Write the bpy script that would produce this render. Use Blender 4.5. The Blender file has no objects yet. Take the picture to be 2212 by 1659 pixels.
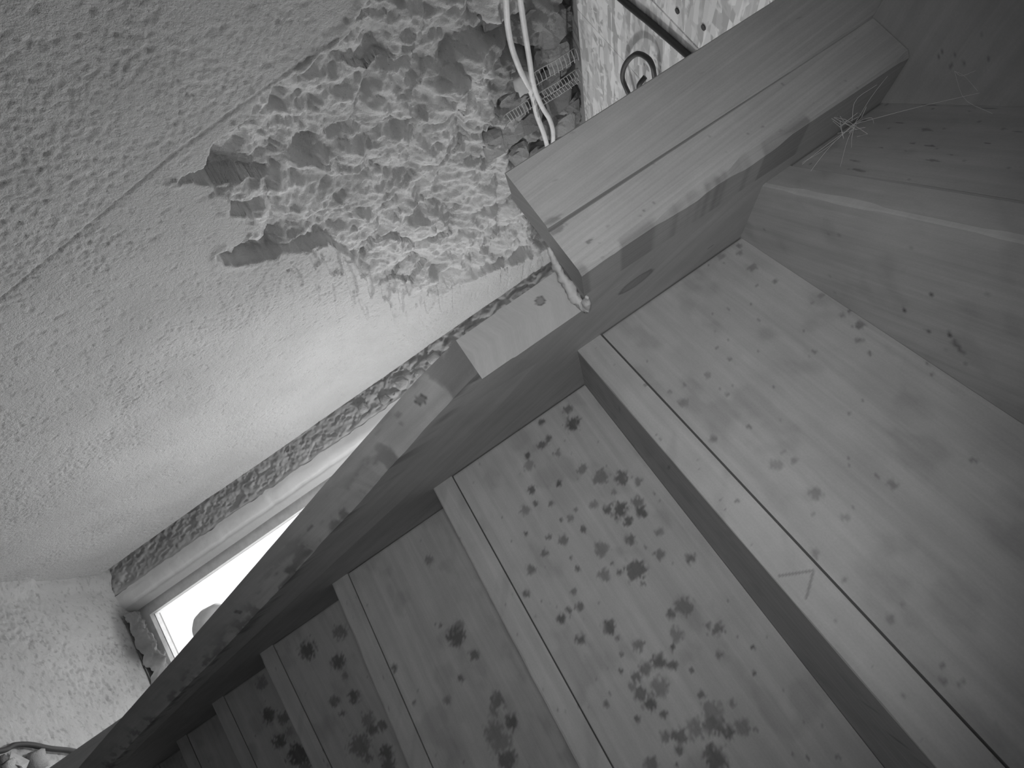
import bpy, math, random
import numpy as np
from mathutils import Matrix, Vector

random.seed(7)
scene = bpy.context.scene
C = scene.collection

# ------------------------------------------------------------------ camera, world, lights, exposure
CAM = np.array([-0.52657, 0.13746, -0.08247])
RIGHT = (0.155117, 0.548752, 0.821618)
DOWN = (0.217674, 0.792247, -0.570256)
FWD = (0.963672, -0.267149, -0.003442)
cd = bpy.data.cameras.new('security_camera')
cam = bpy.data.objects.new('security_camera', cd)
C.objects.link(cam)
m = Matrix(((RIGHT[0], -DOWN[0], -FWD[0], CAM[0]),
            (RIGHT[1], -DOWN[1], -FWD[1], CAM[1]),
            (RIGHT[2], -DOWN[2], -FWD[2], CAM[2]),
            (0, 0, 0, 1)))
cam.matrix_world = m
cd.sensor_width = 36.0
cd.lens = 36.0 * 1400.8 / 2212.0
cd.clip_start = 0.01
scene.camera = cam

scene.view_settings.view_transform = 'Standard'
scene.view_settings.look = 'None'
scene.view_settings.gamma = 1.0
scene.view_settings.use_curve_mapping = False
scene.view_settings.exposure = 0.0

world = bpy.data.worlds.new('daylight_sky')
scene.world = world
world.use_nodes = True
wn = world.node_tree
for n in list(wn.nodes):
    wn.nodes.remove(n)
bg = wn.nodes.new('ShaderNodeBackground')          # an even white overcast sky
bg.inputs['Color'].default_value = (1, 1, 1, 1)
bg.inputs['Strength'].default_value = 1.2
wo = wn.nodes.new('ShaderNodeOutputWorld')
wn.links.new(bg.outputs[0], wo.inputs['Surface'])


def area_light(name, loc, direction, sx, sy, power):
    ld = bpy.data.lights.new(name, 'AREA')
    ld.shape = 'RECTANGLE'
    ld.size = sx
    ld.size_y = sy
    ld.energy = power
    o = bpy.data.objects.new(name, ld)
    C.objects.link(o)
    o.location = loc
    o.rotation_euler = Vector(direction).to_track_quat('-Z', 'Y').to_euler()
    return o


# daylight standing outside the window
area_light('daylight_outside_window', (1.425, -0.003, -0.69), (-1, 0, 0.0), 0.96, 1.50, 6)
# added fill light hidden behind the stairs, brightens the left wall and ceiling boards
bd = bpy.data.lights.new('wall_fill_light', 'POINT')
bd.energy = 14.0
bd.shadow_soft_size = 0.05
bo = bpy.data.objects.new('wall_fill_light', bd)
C.objects.link(bo)
bo.location = (1.10, 0.12, -0.46)
# the security camera's own ring of infrared diodes
sd = bpy.data.lights.new('infrared_diodes', 'SPOT')
sd.energy = 5.2
sd.spot_size = math.radians(92)
sd.spot_blend = 1.0
sd.shadow_soft_size = 0.03
so = bpy.data.objects.new('infrared_diodes', sd)
C.objects.link(so)
so.matrix_world = m @ Matrix.Translation((0.0, 0.0, 0.02))

# ------------------------------------------------------------------ helpers
_tab = np.random.RandomState(3).rand(256, 256)


def vn(x, y):
    x = np.asarray(x, float); y = np.asarray(y, float)
    xi = np.floor(x).astype(int); yi = np.floor(y).astype(int)
    fx = x - xi; fy = y - yi
    fx = fx * fx * fx * (fx * (fx * 6 - 15) + 10); fy = fy * fy * fy * (fy * (fy * 6 - 15) + 10)
    a = _tab[xi % 256, yi % 256]; b = _tab[(xi + 1) % 256, yi % 256]
    c = _tab[xi % 256, (yi + 1) % 256]; d = _tab[(xi + 1) % 256, (yi + 1) % 256]
    return (a * (1 - fx) + b * fx) * (1 - fy) + (c * (1 - fx) + d * fx) * fy


def fbm(x, y, oct=4, gain=0.5):
    s = 0; a = 1; t = 0
    for i in range(oct):
        s = s + a * vn(x * 2 ** i + 17.3 * i, y * 2 ** i + 5.7 * i); t += a; a *= gain
    return s / t


_jit = np.random.RandomState(9).rand(128, 128, 3)


def worley(x, y):
    """F1, F2 distance and the nearest cell's random value"""
    xi = np.floor(x).astype(int); yi = np.floor(y).astype(int)
    f1 = np.full(np.shape(x), 9.0); f2 = f1.copy(); cid = np.zeros(np.shape(x))
    for dx in (-1, 0, 1):
        for dy in (-1, 0, 1):
            j = _jit[(xi + dx) % 128, (yi + dy) % 128]
            d = np.hypot(xi + dx + j[..., 0] - x, yi + dy + j[..., 1] - y)
            nearer = d < f1
            f2 = np.where(nearer, f1, np.minimum(f2, d))
            cid = np.where(nearer, j[..., 2], cid)
            f1 = np.where(nearer, d, f1)
    return f1, f2, cid


def sst(a, b, x):
    t = np.clip((x - a) / (b - a), 0, 1)
    return t * t * (3 - 2 * t)


def link(name, verts, faces, mat, parent=None, attrs=None, smooth=False):
    me = bpy.data.meshes.new(name)
    me.from_pydata([tuple(v) for v in np.asarray(verts, float).tolist()], [], faces)
    if attrs:
        for k, arr in attrs.items():
            arr = np.asarray(arr, np.float32)
            if arr.ndim == 1:
                at = me.attributes.new(k, 'FLOAT', 'POINT'); at.data.foreach_set('value', arr)
            else:
                at = me.attributes.new(k, 'FLOAT_VECTOR', 'POINT'); at.data.foreach_set('vector', arr.ravel())
    if smooth:
        me.polygons.foreach_set('use_smooth', [True] * len(me.polygons))
    me.update()
    me.materials.append(mat)
    o = bpy.data.objects.new(name, me)
    C.objects.link(o)
    if parent is not None:
        o.parent = parent
    return o


def tag(o, label, cat, group=None):
    o['label'] = label; o['category'] = cat
    if group:
        o['group'] = group
    return o


def empty(name, loc):
    o = bpy.data.objects.new(name, None)
    o.empty_display_size = 0.05
    C.objects.link(o)
    o.location = loc
    return o


def put_under(o, parent):
    """parent without moving: parents only carry a translation"""
    o.parent = parent
    o.matrix_parent_inverse = Matrix.Translation(parent.location).inverted()
    return o


def box_geo(lo, hi):
    x0, y0, z0 = lo; x1, y1, z1 = hi
    v = [(x0, y0, z0), (x1, y0, z0), (x1, y1, z0), (x0, y1, z0), (x0, y0, z1), (x1, y0, z1), (x1, y1, z1), (x0, y1, z1)]
    f = [(0, 3, 2, 1), (4, 5, 6, 7), (0, 1, 5, 4), (1, 2, 6, 5), (2, 3, 7, 6), (3, 0, 4, 7)]
    return v, f


def join(*geos):
    V = []; F = []
    for v, f in geos:
        n = len(V); V += [tuple(p) for p in v]; F += [tuple(i + n for i in q) for q in f]
    return V, F


def tube_geo(pts, r, sides=8):
    P = np.asarray(pts, float); V = []; F = []
    rr = r if np.ndim(r) else [r] * len(P)
    up = np.array([0.31, 0.17, 0.93])
    for i, p in enumerate(P):
        t = P[min(i + 1, len(P) - 1)] - P[max(i - 1, 0)]; t /= np.linalg.norm(t) + 1e-12
        a = np.cross(t, up); a /= np.linalg.norm(a) + 1e-9; b = np.cross(t, a)
        for k in range(sides):
            w = 2 * math.pi * k / sides
            V.append(tuple(p + rr[i] * (math.cos(w) * a + math.sin(w) * b)))
    for i in range(len(P) - 1):
        for k in range(sides):
            k2 = (k + 1) % sides
            F.append((i * sides + k, i * sides + k2, (i + 1) * sides + k2, (i + 1) * sides + k))
    F.append(tuple(range(sides - 1, -1, -1))); F.append(tuple((len(P) - 1) * sides + k for k in range(sides)))
    return V, F


def smooth_path(pts, n=40):
    P = np.asarray(pts, float); Q = np.vstack([2 * P[0] - P[1], P, 2 * P[-1] - P[-2]]); out = []
    seg = len(P) - 1
    for t in np.linspace(0, seg - 1e-6, n):
        i = int(t); u = t - i
        p0, p1, p2, p3 = Q[i:i + 4]
        out.append(0.5 * (2 * p1 + (p2 - p0) * u + (2 * p0 - 5 * p1 + 4 * p2 - p3) * u * u + (3 * p1 - p0 - 3 * p2 + p3) * u ** 3))
    return np.array(out)


def spots(u, v, lst, seed=0, soft=0.35):
    """marks on a board, 0..1, at (u, v) in metres"""
    s = np.zeros_like(u)
    rng = np.random.RandomState(seed)
    wob = fbm(u * 420 + seed, v * 420, 3) - 0.5
    for (a, b, ru, rv) in lst:
        k = rng.uniform(0.55, 1.0)
        d = np.hypot((u - a) / (ru + 1e-6), (v - b) / (rv + 1e-6)) + wob * 1.5
        s = np.maximum(s, k * (1 - sst(1 - soft, 1 + soft, d)))
    return s


def knots(u, v, lst):
    """clean-edged knots with a darker rim, 0..1"""
    s = np.zeros_like(u)
    for (a, b, ru, rv, rot) in lst:
        c, w = math.cos(rot), math.sin(rot)
        du = (u - a) * c + (v - b) * w; dv = -(u - a) * w + (v - b) * c
        d = np.hypot(du / ru, dv / rv) + .10 * (vn(u * 300, v * 300) - .5)
        s = np.maximum(s, (.55 + .35 * sst(.6, .95, d)) * (1 - sst(.92, 1.06, d)))
    return s


def stroke(u, v, pts, wdt):
    s = np.zeros_like(u)
    for (a, b), (c, d) in zip(pts[:-1], pts[1:]):
        t = np.clip(((u - a) * (c - a) + (v - b) * (d - b)) / ((c - a) ** 2 + (d - b) ** 2), 0, 1)
        s = np.maximum(s, 1 - sst(wdt * .5, wdt, np.hypot(u - a - t * (c - a), v - b - t * (d - b))))
    return s


def specks(rng, n, u0, u1, v0, v1, rmax=0.0016):
    return [(rng.uniform(u0, u1), rng.uniform(v0, v1), r, r * rng.uniform(.6, 1)) for r in rng.uniform(.0004, rmax, n)]


def grid_faces(nu, nv, off=0):
    i = np.arange(nu - 1)[:, None]; j = np.arange(nv - 1)[None, :]
    a = i * nv + j + off
    return np.stack([a, a + nv, a + nv + 1, a + 1], -1).reshape(-1, 4)


def loft(sections, closed=True, caps=True):
    """sections: (n, m, 3) - n cross sections of m points each"""
    S = np.asarray(sections, float); n, mm = S.shape[:2]
    F = []
    for i in range(n - 1):
        for j in range(mm if closed else mm - 1):
            j2 = (j + 1) % mm
            F.append((i * mm + j, i * mm + j2, (i + 1) * mm + j2, (i + 1) * mm + j))
    if caps and closed:
        F.append(tuple(range(mm - 1, -1, -1))); F.append(tuple((n - 1) * mm + j for j in range(mm)))
    return S.reshape(-1, 3), F


# ------------------------------------------------------------------ materials
def new_mat(name):
    mt = bpy.data.materials.new(name); mt.use_nodes = True
    nt = mt.node_tree
    b = nt.nodes['Principled BSDF']
    return mt, nt, b


def N(nt, t, **kw):
    n = nt.nodes.new(t)
    for k, v in kw.items():
        setattr(n, k, v)
    return n


def math_node(nt, op, a, b=None, clamp=False):
    n = nt.nodes.new('ShaderNodeMath'); n.operation = op; n.use_clamp = clamp
    for i, q in enumerate((a, b)):
        if q is None:
            continue
        if isinstance(q, (int, float)):
            n.inputs[i].default_value = q
        else:
            nt.links.new(q, n.inputs[i])
    return n.outputs[0]


def gray(nt, val, b, rough=0.7):
    c = nt.nodes.new('ShaderNodeCombineColor')
    for i in range(3):
        nt.links.new(val, c.inputs[i])
    nt.links.new(c.outputs[0], b.inputs['Base Color'])
    b.inputs['Roughness'].default_value = rough
    b.inputs['Specular IOR Level'].default_value = 0.2


def noise(nt, vec, scale, detail=4, rough=0.55, dist=0.0):
    n = nt.nodes.new('ShaderNodeTexNoise')
    n.inputs['Scale'].default_value = scale; n.inputs['Detail'].default_value = detail
    n.inputs['Roughness'].default_value = rough; n.inputs['Distortion'].default_value = dist
    if vec is not None:
        nt.links.new(vec, n.inputs['Vector'])
    return n.outputs['Fac']


def mapr(nt, v, a, b, c, d):
    n = nt.nodes.new('ShaderNodeMapRange'); n.clamp = True
    n.inputs[1].default_value = a; n.inputs[2].default_value = b; n.inputs[3].default_value = c; n.inputs[4].default_value = d
    nt.links.new(v, n.inputs[0])
    return n.outputs[0]


def bump(nt, h, b, strength, dist):
    n = nt.nodes.new('ShaderNodeBump'); n.inputs['Strength'].default_value = strength; n.inputs['Distance'].default_value = dist
    nt.links.new(h, n.inputs['Height']); nt.links.new(n.outputs[0], b.inputs['Normal'])


def wood_mat(name, base, grain_amt=0.10, across=55.0):
    mt, nt, b = new_mat(name)
    at = N(nt, 'ShaderNodeAttribute', attribute_name='grain')
    st = N(nt, 'ShaderNodeAttribute', attribute_name='stain')
    mp = nt.nodes.new('ShaderNodeMapping'); mp.inputs['Scale'].default_value = (3.0, across, 1.0)
    nt.links.new(at.outputs['Vector'], mp.inputs['Vector'])
    g1 = noise(nt, mp.outputs[0], 2.2, 4, 0.6, 0.3)
    blot = noise(nt, at.outputs['Vector'], 22, 4, 0.6)
    fine = noise(nt, at.outputs['Vector'], 700, 2, 0.6)
    ga = mapr(nt, g1, .3, .7, 1 - grain_amt, 1 + grain_amt)
    bl = mapr(nt, blot, .3, .7, .92, 1.07)
    fi = mapr(nt, fine, .3, .7, .965, 1.035)
    v = math_node(nt, 'MULTIPLY', math_node(nt, 'MULTIPLY', ga, bl), fi)
    v = math_node(nt, 'MULTIPLY', v, base)
    dark = math_node(nt, 'SUBTRACT', 1.0, math_node(nt, 'MULTIPLY', st.outputs['Fac'], 0.82))
    v = math_node(nt, 'MULTIPLY', v, dark)
    gray(nt, v, b, 0.62)
    bump(nt, g1, b, 0.10, 0.001)
    return mt


WOOD = wood_mat('spruce_board', 0.42)
WOOD_RIDGED = wood_mat('planed_post_timber', 0.40, 0.10, 160.0)
WOOD_EDGE = wood_mat('spruce_edge', 0.42, 0.09, 40.0)


def plaster_mat(name, base, pit=0.5, bstr=0.55, scale=260):
    mt, nt, b = new_mat(name)
    tc = N(nt, 'ShaderNodeTexCoord').outputs['Object']
    tn = N(nt, 'ShaderNodeAttribute', attribute_name='tone').outputs['Fac']
    big = mapr(nt, noise(nt, tc, 5, 4, .6), .3, .7, .90, 1.08)
    pits = mapr(nt, noise(nt, tc, scale, 3, .65), .22, .36, 1 - pit, 1.0)
    patch = mapr(nt, noise(nt, tc, 9, 3, .6), .42, .62, 0.0, 1.0)
    fine = noise(nt, tc, scale * 0.9, 5, .72)
    v = math_node(nt, 'MULTIPLY', big, base)
    pm = math_node(nt, 'MAXIMUM', pits, patch)
    v = math_node(nt, 'MULTIPLY', v, pm)
    v = math_node(nt, 'MULTIPLY', v, tn)
    gray(nt, v, b, 0.9)
    bump(nt, fine, b, bstr, 0.006)
    return mt


PLASTER = plaster_mat('rough_plaster', 0.63, 0.6, 0.85, 230)
FLOOR = plaster_mat('dusty_screed', 0.54, 0.4, 0.5, 160)
SMOOTH_PLASTER = plaster_mat('smooth_plaster', 0.60, 0.1, 0.15, 120)
STONE = plaster_mat('rubble_stone', 0.34, 0.5, 0.8, 130)


def flat_mat(name, val, rough=0.5, bs=0.0, spec=0.3):
    mt, nt, b = new_mat(name)
    tc = N(nt, 'ShaderNodeTexCoord').outputs['Object']
    v = mapr(nt, noise(nt, tc, 60, 3), .3, .7, val * .9, val * 1.08)
    gray(nt, v, b, rough)
    b.inputs['Specular IOR Level'].default_value = spec
    return mt


WHITE_PVC = flat_mat('white_conduit_plastic', 0.80, 0.4)
BLACK_PVC = flat_mat('black_cable_rubber', 0.06, 0.5)
WIRE = flat_mat('galvanised_wire', 0.55, 0.35)
FRAME = flat_mat('painted_window_frame', 0.62, 0.4)
WEB = flat_mat('cobweb_silk', 0.75, 0.8)
CLOTH = flat_mat('crumpled_sheeting', 0.30, 0.6)
CHINA = flat_mat('glazed_white_pot', 0.75, 0.3)
NAIL = flat_mat('nail_head', 0.08, 0.5)
MORTAR = flat_mat('mortar_filler', 0.50, 0.9)
PAPER = flat_mat('torn_paper', 0.55, 0.8)


def osb_mat():
    mt, nt, b = new_mat('oriented_strand_board')
    tc = N(nt, 'ShaderNodeTexCoord').outputs['Object']
    cols = []
    for i, (rot, sx, sy) in enumerate([(15, 12, 95), (-35, 14, 110), (70, 12, 100)]):
        mp = nt.nodes.new('ShaderNodeMapping')
        mp.inputs['Rotation'].default_value = (0, 0, math.radians(rot)); mp.inputs['Scale'].default_value = (sx, sy, 1)
        nt.links.new(tc, mp.inputs['Vector'])
        vo = nt.nodes.new('ShaderNodeTexVoronoi'); vo.inputs['Scale'].default_value = 1.0
        nt.links.new(mp.outputs[0], vo.inputs['Vector'])
        s = nt.nodes.new('ShaderNodeSeparateColor'); nt.links.new(vo.outputs['Color'], s.inputs[0])
        cols.append(s.outputs[0])
    sel = mapr(nt, noise(nt, tc, 26, 2), .45, .55, 0, 1)
    sel2 = mapr(nt, noise(nt, tc, 33, 2, .5, 1.0), .46, .54, 0, 1)
    def mix(f, a, c):
        return math_node(nt, 'ADD', math_node(nt, 'MULTIPLY', a, math_node(nt, 'SUBTRACT', 1.0, f)), math_node(nt, 'MULTIPLY', c, f))
    v = mix(sel2, mix(sel, cols[0], cols[1]), cols[2])
    v = mapr(nt, v, .1, .9, .52, .98)
    gray(nt, v, b, 0.6)
    bump(nt, v, b, .25, .003)
    return mt


OSB = osb_mat()


def glass_mat():
    mt, nt, b = new_mat('window_glass')
    nt.nodes.remove(b)
    out = nt.nodes['Material Output']
    tr = nt.nodes.new('ShaderNodeBsdfTransparent'); gl = nt.nodes.new('ShaderNodeBsdfGlossy'); gl.inputs['Roughness'].default_value = 0.05
    fr = nt.nodes.new('ShaderNodeFresnel'); fr.inputs['IOR'].default_value = 1.45
    mx = nt.nodes.new('ShaderNodeMixShader')
    nt.links.new(fr.outputs[0], mx.inputs[0]); nt.links.new(tr.outputs[0], mx.inputs[1]); nt.links.new(gl.outputs[0], mx.inputs[2])
    nt.links.new(mx.outputs[0], out.inputs['Surface'])
    return mt


GLASS = glass_mat()

# ------------------------------------------------------------------ measurements of the place (metres)
YW = -0.60       # face of the left wall
XF = 1.30        # face of the far wall
ZF = -1.43       # floor
ZC = 0.36        # underside of the ceiling boards
YR = 1.05
XB = -1.70
H = 0.19         # rise
T = 0.0234       # tread thickness
XS = [-0.086, 0.0, 0.1281, 0.2498, 0.3771, 0.5254, 0.6752, 0.828, 0.985]     # where each riser meets the string
PH = [math.radians(a) for a in (-45.5, -28.85, -18.37, -13.29, -1.87, 0, 0, 0, 0)]
ZLAND = 0.245    # underside of the uppermost winder tread


def struct(o):
    o['kind'] = 'structure'
    return o


# ------------------------------------------------------------------ the room
# left wall: a height field, plaster with a big patch hacked off down to the rubble
PATCH = np.array([(.09, .45), (.141, .083), (.183, .012), (.196, -.026), (.197, -.081), (.191, -.116), (.192, -.148), (.214, -.209), (.222, -.263), (.229, -.307),
                  (.255, -.288), (.282, -.274), (.331, -.300), (.368, -.289), (.425, -.298), (.398, -.366), (.441, -.378), (.474, -.330), (.522, -.277),
                  (.553, -.231), (.599, -.221), (.733, -.203), (.835, -.196), (.898, -.181), (1.015, -.109), (1.077, .038), (1.14, .12), (1.22, .30), (1.22, .45)])


def poly_sd(px, pz, poly):
    d = np.full(px.shape, 9.0); inside = np.zeros(px.shape, bool)
    n = len(poly)
    for i in range(n):
        ax, az = poly[i]; bx, bz = poly[(i + 1) % n]
        ex, ez = bx - ax, bz - az
        t = np.clip(((px - ax) * ex + (pz - az) * ez) / (ex * ex + ez * ez), 0, 1)
        d = np.minimum(d, np.hypot(px - ax - t * ex, pz - az - t * ez))
        c = ((az > pz) != (bz > pz)) & (px < (bx - ax) * (pz - az) / (bz - az + 1e-12) + ax)
        inside ^= c
    return np.where(inside, d, -d)


nx, nz = 680, 730
gx, gz = np.meshgrid(np.linspace(-0.40, 1.305, nx), np.linspace(ZF - 0.01, 0.42, nz), indexing='ij')
wx = gx + 0.035 * (fbm(gx * 18, gz * 18, 4) - .5); wz = gz + 0.035 * (fbm(gx * 18 + 40, gz * 18, 4) - .5)
sd = poly_sd(wx, wz, PATCH)
soft = 1 + 14 * sst(.62, .85, gx) * sst(.05, -.05, gz)
mask = sst(-0.002, 0.005, sd / soft)
# lumps of stone and smeared mortar
qx = gx + .05 * (fbm(gx * 9, gz * 9, 4) - .5); qz = gz + .05 * (fbm(gx * 9 + 9, gz * 9 + 3, 4) - .5)
f1, f2, cid = worley(qx * 9.0, qz * 11.0)
edge = sst(0.0, 0.55, f2 - f1)
lump = edge * (0.15 + 0.85 * cid) * 0.016
sl = (np.sin(cid * 40) * (fbm(qx * 7, qz * 7, 2) - .5) + np.cos(cid * 55) * (fbm(qx * 7 + 5, qz * 7, 2) - .5)) * 0.03
f1b, f2b, cidb = worley(qx * 21 + 3, qz * 26)
lump2 = sst(0, .5, f2b - f1b) * cidb * 0.006
rid = 1 - np.abs(fbm(qx * 15 + 2, qz * 15, 5, .55) - .5) * 2
drag = fbm((gx + gz) * 9 + 1.5 * vn(gx * 6, gz * 6), (gx - gz) * 42, 4)
rough = -0.030 + lump * 1.5 + sl * 1.3 + lump2 * 1.2 + 0.018 * (rid - .8) * 2 + 0.010 * (fbm(gx * 45, gz * 45, 5, .6) - .5) + 0.016 * (drag - .5)
# untouched plaster: floated, a little wavy, with small pits
pitm = sst(.50, .66, fbm(gx * 7 + 31, gz * 7, 3))
plas = 0.010 * (fbm(gx * 3, gz * 3, 3) - .5) + 0.0010 * (fbm(gx * 95, gz * 95, 3, .7) - .5)
plas = plas - 0.0014 * pitm * sst(.56, .68, fbm(gx * 190, gz * 190, 2)) - 0.0012 * sst(.70, .76, fbm(gx * 90 + 7, gz * 90, 2))
# flaked skin beside the hacked patch and along the corner by the far window
flk = sst(-0.16, 0.0, sd) * (gx > .55)
sc = fbm(gx * 13 + gz * 9 + 3, gz * 70 + gx * 20, 3)
plas = plas - 0.008 * flk * sst(.56, .62, sc)
# a fine upright trowel seam
sx_ = np.interp(gz, [-1.43, -.615, -.4356, -.2931, -.02, .42], [.30, .2213, .2013, .1835, .184, .182])
seam = np.exp(-((gx - sx_) / .0019) ** 2)
plas = plas - 0.002 * seam
h = plas * (1 - mask) + rough * mask
# raised lip of plaster at the torn edge
h = h + 0.004 * np.exp(-((sd + .006) / .006) ** 2) * (fbm(gx * 30, gz * 30, 2) > .45)
# rounded into the far corner
h = h - 0.035 * sst(1.245, 1.305, gx) ** 2 * (.7 + .6 * fbm(gz * 9, gx * 2, 3))
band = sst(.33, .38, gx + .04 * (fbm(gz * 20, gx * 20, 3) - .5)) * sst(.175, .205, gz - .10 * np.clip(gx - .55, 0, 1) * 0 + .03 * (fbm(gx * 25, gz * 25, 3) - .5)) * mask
joint = mask * (1 - edge) * .12
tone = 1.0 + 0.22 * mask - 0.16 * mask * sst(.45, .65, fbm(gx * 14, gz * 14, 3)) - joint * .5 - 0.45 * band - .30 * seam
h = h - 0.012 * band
wv = np.stack([gx, YW + h, gz], -1).reshape(-1, 3)
wf = grid_faces(nx, nz)[:, ::-1].tolist()
nb = len(wv)
bv, bf = box_geo((-1.80, YW - 0.25, ZF - 0.1), (XF + 0.25, YW - 0.06, 0.60))
bv2, bf2 = box_geo((-1.80, YW - 0.06, ZF - 0.1), (-0.40, YW, 0.60))
av, af = join((bv, bf), (bv2, bf2))
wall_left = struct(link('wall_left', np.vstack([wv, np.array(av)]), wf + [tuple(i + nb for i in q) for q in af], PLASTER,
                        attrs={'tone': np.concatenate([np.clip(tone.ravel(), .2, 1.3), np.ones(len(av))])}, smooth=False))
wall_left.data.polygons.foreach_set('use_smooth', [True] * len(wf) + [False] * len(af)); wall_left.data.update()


def stone_geo(r, seed, flat=.5):
    rng = np.random.RandomState(seed)
    V = []; F = []
    nu, nv = 10, 6
    for j in range(1, nv):
        th = math.pi * j / nv
        for i in range(nu):
            w = 2 * math.pi * i / nu
            p = np.array([math.sin(th) * math.cos(w), math.cos(th), math.sin(th) * math.sin(w)])
            p = np.sign(p) * np.abs(p) ** .5
            V.append(p * r * rng.uniform(.72, 1.12) * np.array([1, flat, 1]))
    top = len(V); V.append(np.array([0, r * flat, 0])); bot = len(V); V.append(np.array([0, -r * flat, 0]))
    for j in range(nv - 2):
        for i in range(nu):
            i2 = (i + 1) % nu
            F.append((j * nu + i, j * nu + i2, (j + 1) * nu + i2, (j + 1) * nu + i))
    for i in range(nu):
        i2 = (i + 1) % nu
        F.append((top, i2, i)); F.append((bot, (nv - 2) * nu + i, (nv - 2) * nu + i2))
    return V, F


STONES = [(.6236, .3188, .030), (.6446, .2512, .024), (.6338, .2071, .026), (.6368, .1608, .030), (.4402, .3197, .034), (.4446, .3537, .018), (.52, .3319, .024), (.6843, .3521, .020),
          (.7239, .325, .024), (.4039, .2051, .016), (.4316, .204, .013), (.6563, .1799, .018), (.3411, .2185, .018), (.40, .29, .02), (.375, .335, .022), (.57, .305, .02), (.69, .29, .02), (.76, .25, .026),
          (.80, .31, .028), (.72, .21, .022), (.84, .22, .03), (.55, .215, .016), (.49, .30, .016)]
for i, (x, z, r) in enumerate(STONES):
    v, f = stone_geo(r * 1.25, i, .42)
    v = np.array(v) * np.array([1.2, 1, .75 + .4 * random.random()]) + np.array([x, YW - .026, z])
    link('stone', v, f, STONE, wall_left, attrs={'tone': np.full(len(v), random.uniform(.6, 1.35))}, smooth=False)

# far wall with the window opening: the rough corner strip, the rounded reveal, the rest behind the stairs
WY0, WY1, WZ0, WZ1 = -0.533, 0.47, -1.425, 0.05
ny, nz2 = 46, 560
yy, zz = np.meshgrid(np.linspace(YW - .06, WY0, ny), np.linspace(ZF - .01, .42, nz2), indexing='ij')
a = (yy - YW) / (WY0 - YW)
hh = .008 * (fbm(yy * 30, zz * 30, 4) - .5) + .006 * (fbm(yy * 130, zz * 110, 3) - .5) - .004 * sst(.6, .68, fbm(yy * 90, zz * 60, 2))
ff1, ff2, fc = worley(yy * 20, zz * 13)
hh = hh + sst(0, .3, ff2 - ff1) * fc * .012 * sst(-.55, -.35, zz)
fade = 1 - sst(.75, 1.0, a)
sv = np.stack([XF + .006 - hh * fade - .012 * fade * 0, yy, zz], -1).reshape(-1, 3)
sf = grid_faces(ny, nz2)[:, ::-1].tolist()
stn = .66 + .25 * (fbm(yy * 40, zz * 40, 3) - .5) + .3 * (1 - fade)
# rounded reveal
nr = 14
tt, z3 = np.meshgrid(np.linspace(0, 1, nr), np.linspace(ZF - .01, .42, nz2), indexing='ij')
ry = WY0 + .066 * tt ** .8
rx = XF + .004 + .085 * (1 - np.sqrt(np.clip(1 - (tt * .92) ** 2, 0, 1))) * .75 + .0015 * (fbm(z3 * 25, tt * 3, 3) - .5)
lip = np.where(np.abs(tt - .62) < .05, .003, 0)
rv = np.stack([rx + lip + .004 * (fbm(z3 * 6, tt * 2 + 4, 2) - .5), ry + .010 * (1 - tt) * (fbm(z3 * 40, tt * 0, 4) - .5), z3], -1).reshape(-1, 3)
rf = grid_faces(nr, nz2, len(sv))[:, ::-1].tolist()
rt = 1.05 - .25 * sst(.6, .68, tt)  # deeper part of the reveal darkened in colour, as its shadow
av, af = join(box_geo((XF + .075, YW - .2, ZF - .1), (XF + .105, WY0 + .064, .6)), box_geo((XF, WY0 + .02, WZ1), (XF + .105, WY1, .6)), box_geo((XF, WY1, ZF - .1), (XF + .105, YR + .2, .6)),
              box_geo((XF + .055, WY0 + .02, ZF - .1), (XF + .105, WY1, WZ0)))
n0 = len(sv) + len(rv)
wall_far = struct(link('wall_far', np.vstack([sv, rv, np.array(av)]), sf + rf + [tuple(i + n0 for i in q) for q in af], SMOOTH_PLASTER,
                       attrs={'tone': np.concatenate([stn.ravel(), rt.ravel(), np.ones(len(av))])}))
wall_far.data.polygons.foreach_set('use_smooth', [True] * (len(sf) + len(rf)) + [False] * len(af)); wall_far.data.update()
for i, (y, z, r) in enumerate([(-.570, -.36, .022), (-.556, -.30, .018), (-.575, -.24, .02), (-.560, -.17, .019), (-.572, -.10, .022), (-.558, -.43, .017), (-.573, -.50, .018)]):
    v, f = stone_geo(r, 60 + i, .5)
    v = np.array(v)[:, [1, 0, 2]] + np.array([XF + .004, y, z])
    link('stone', v, [q[::-1] for q in f], STONE, wall_far, attrs={'tone': np.full(len(v), random.uniform(.9, 1.7))}, smooth=True)

# floor
fx, fy = np.meshgrid(np.linspace(0.45, XF + .12, 300), np.linspace(YW - .06, 0.25, 260), indexing='ij')
fh = .010 * (fbm(fx * 5, fy * 5, 3) - .5) + .004 * (fbm(fx * 60, fy * 60, 4, .65) - .5) - .0035 * sst(.60, .68, fbm(fx * 120, fy * 120, 3)) * sst(.4, .6, fbm(fx * 9, fy * 9, 2))
fh += .03 * sst(YW + .05, YW - .01, fy) * fbm(fx * 14, fy * 14, 3)
blotch = np.exp(-(np.hypot((fx - 1.275) / .055, (fy + .345) / .040)) ** 2.5)
ft = 1.0 - .38 * blotch - .12 * fbm(fx * 25, fy * 25, 3) - .22 * sst(.66, .74, fbm(fx * 150 + 3, fy * 110, 3))
fv = np.stack([fx, fy, ZF + fh], -1).reshape(-1, 3)
ff = grid_faces(300, 260).tolist()
av, af = box_geo((XB - .2, YW - .2, ZF - .1), (XF + .2, YR + .2, ZF - .03))
av2, af2 = join((av, af), box_geo((XB - .2, YW - .2, ZF - .05), (.45, YR + .2, ZF)), box_geo((.45, .25, ZF - .05), (XF + .2, YR + .2, ZF)))
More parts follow.
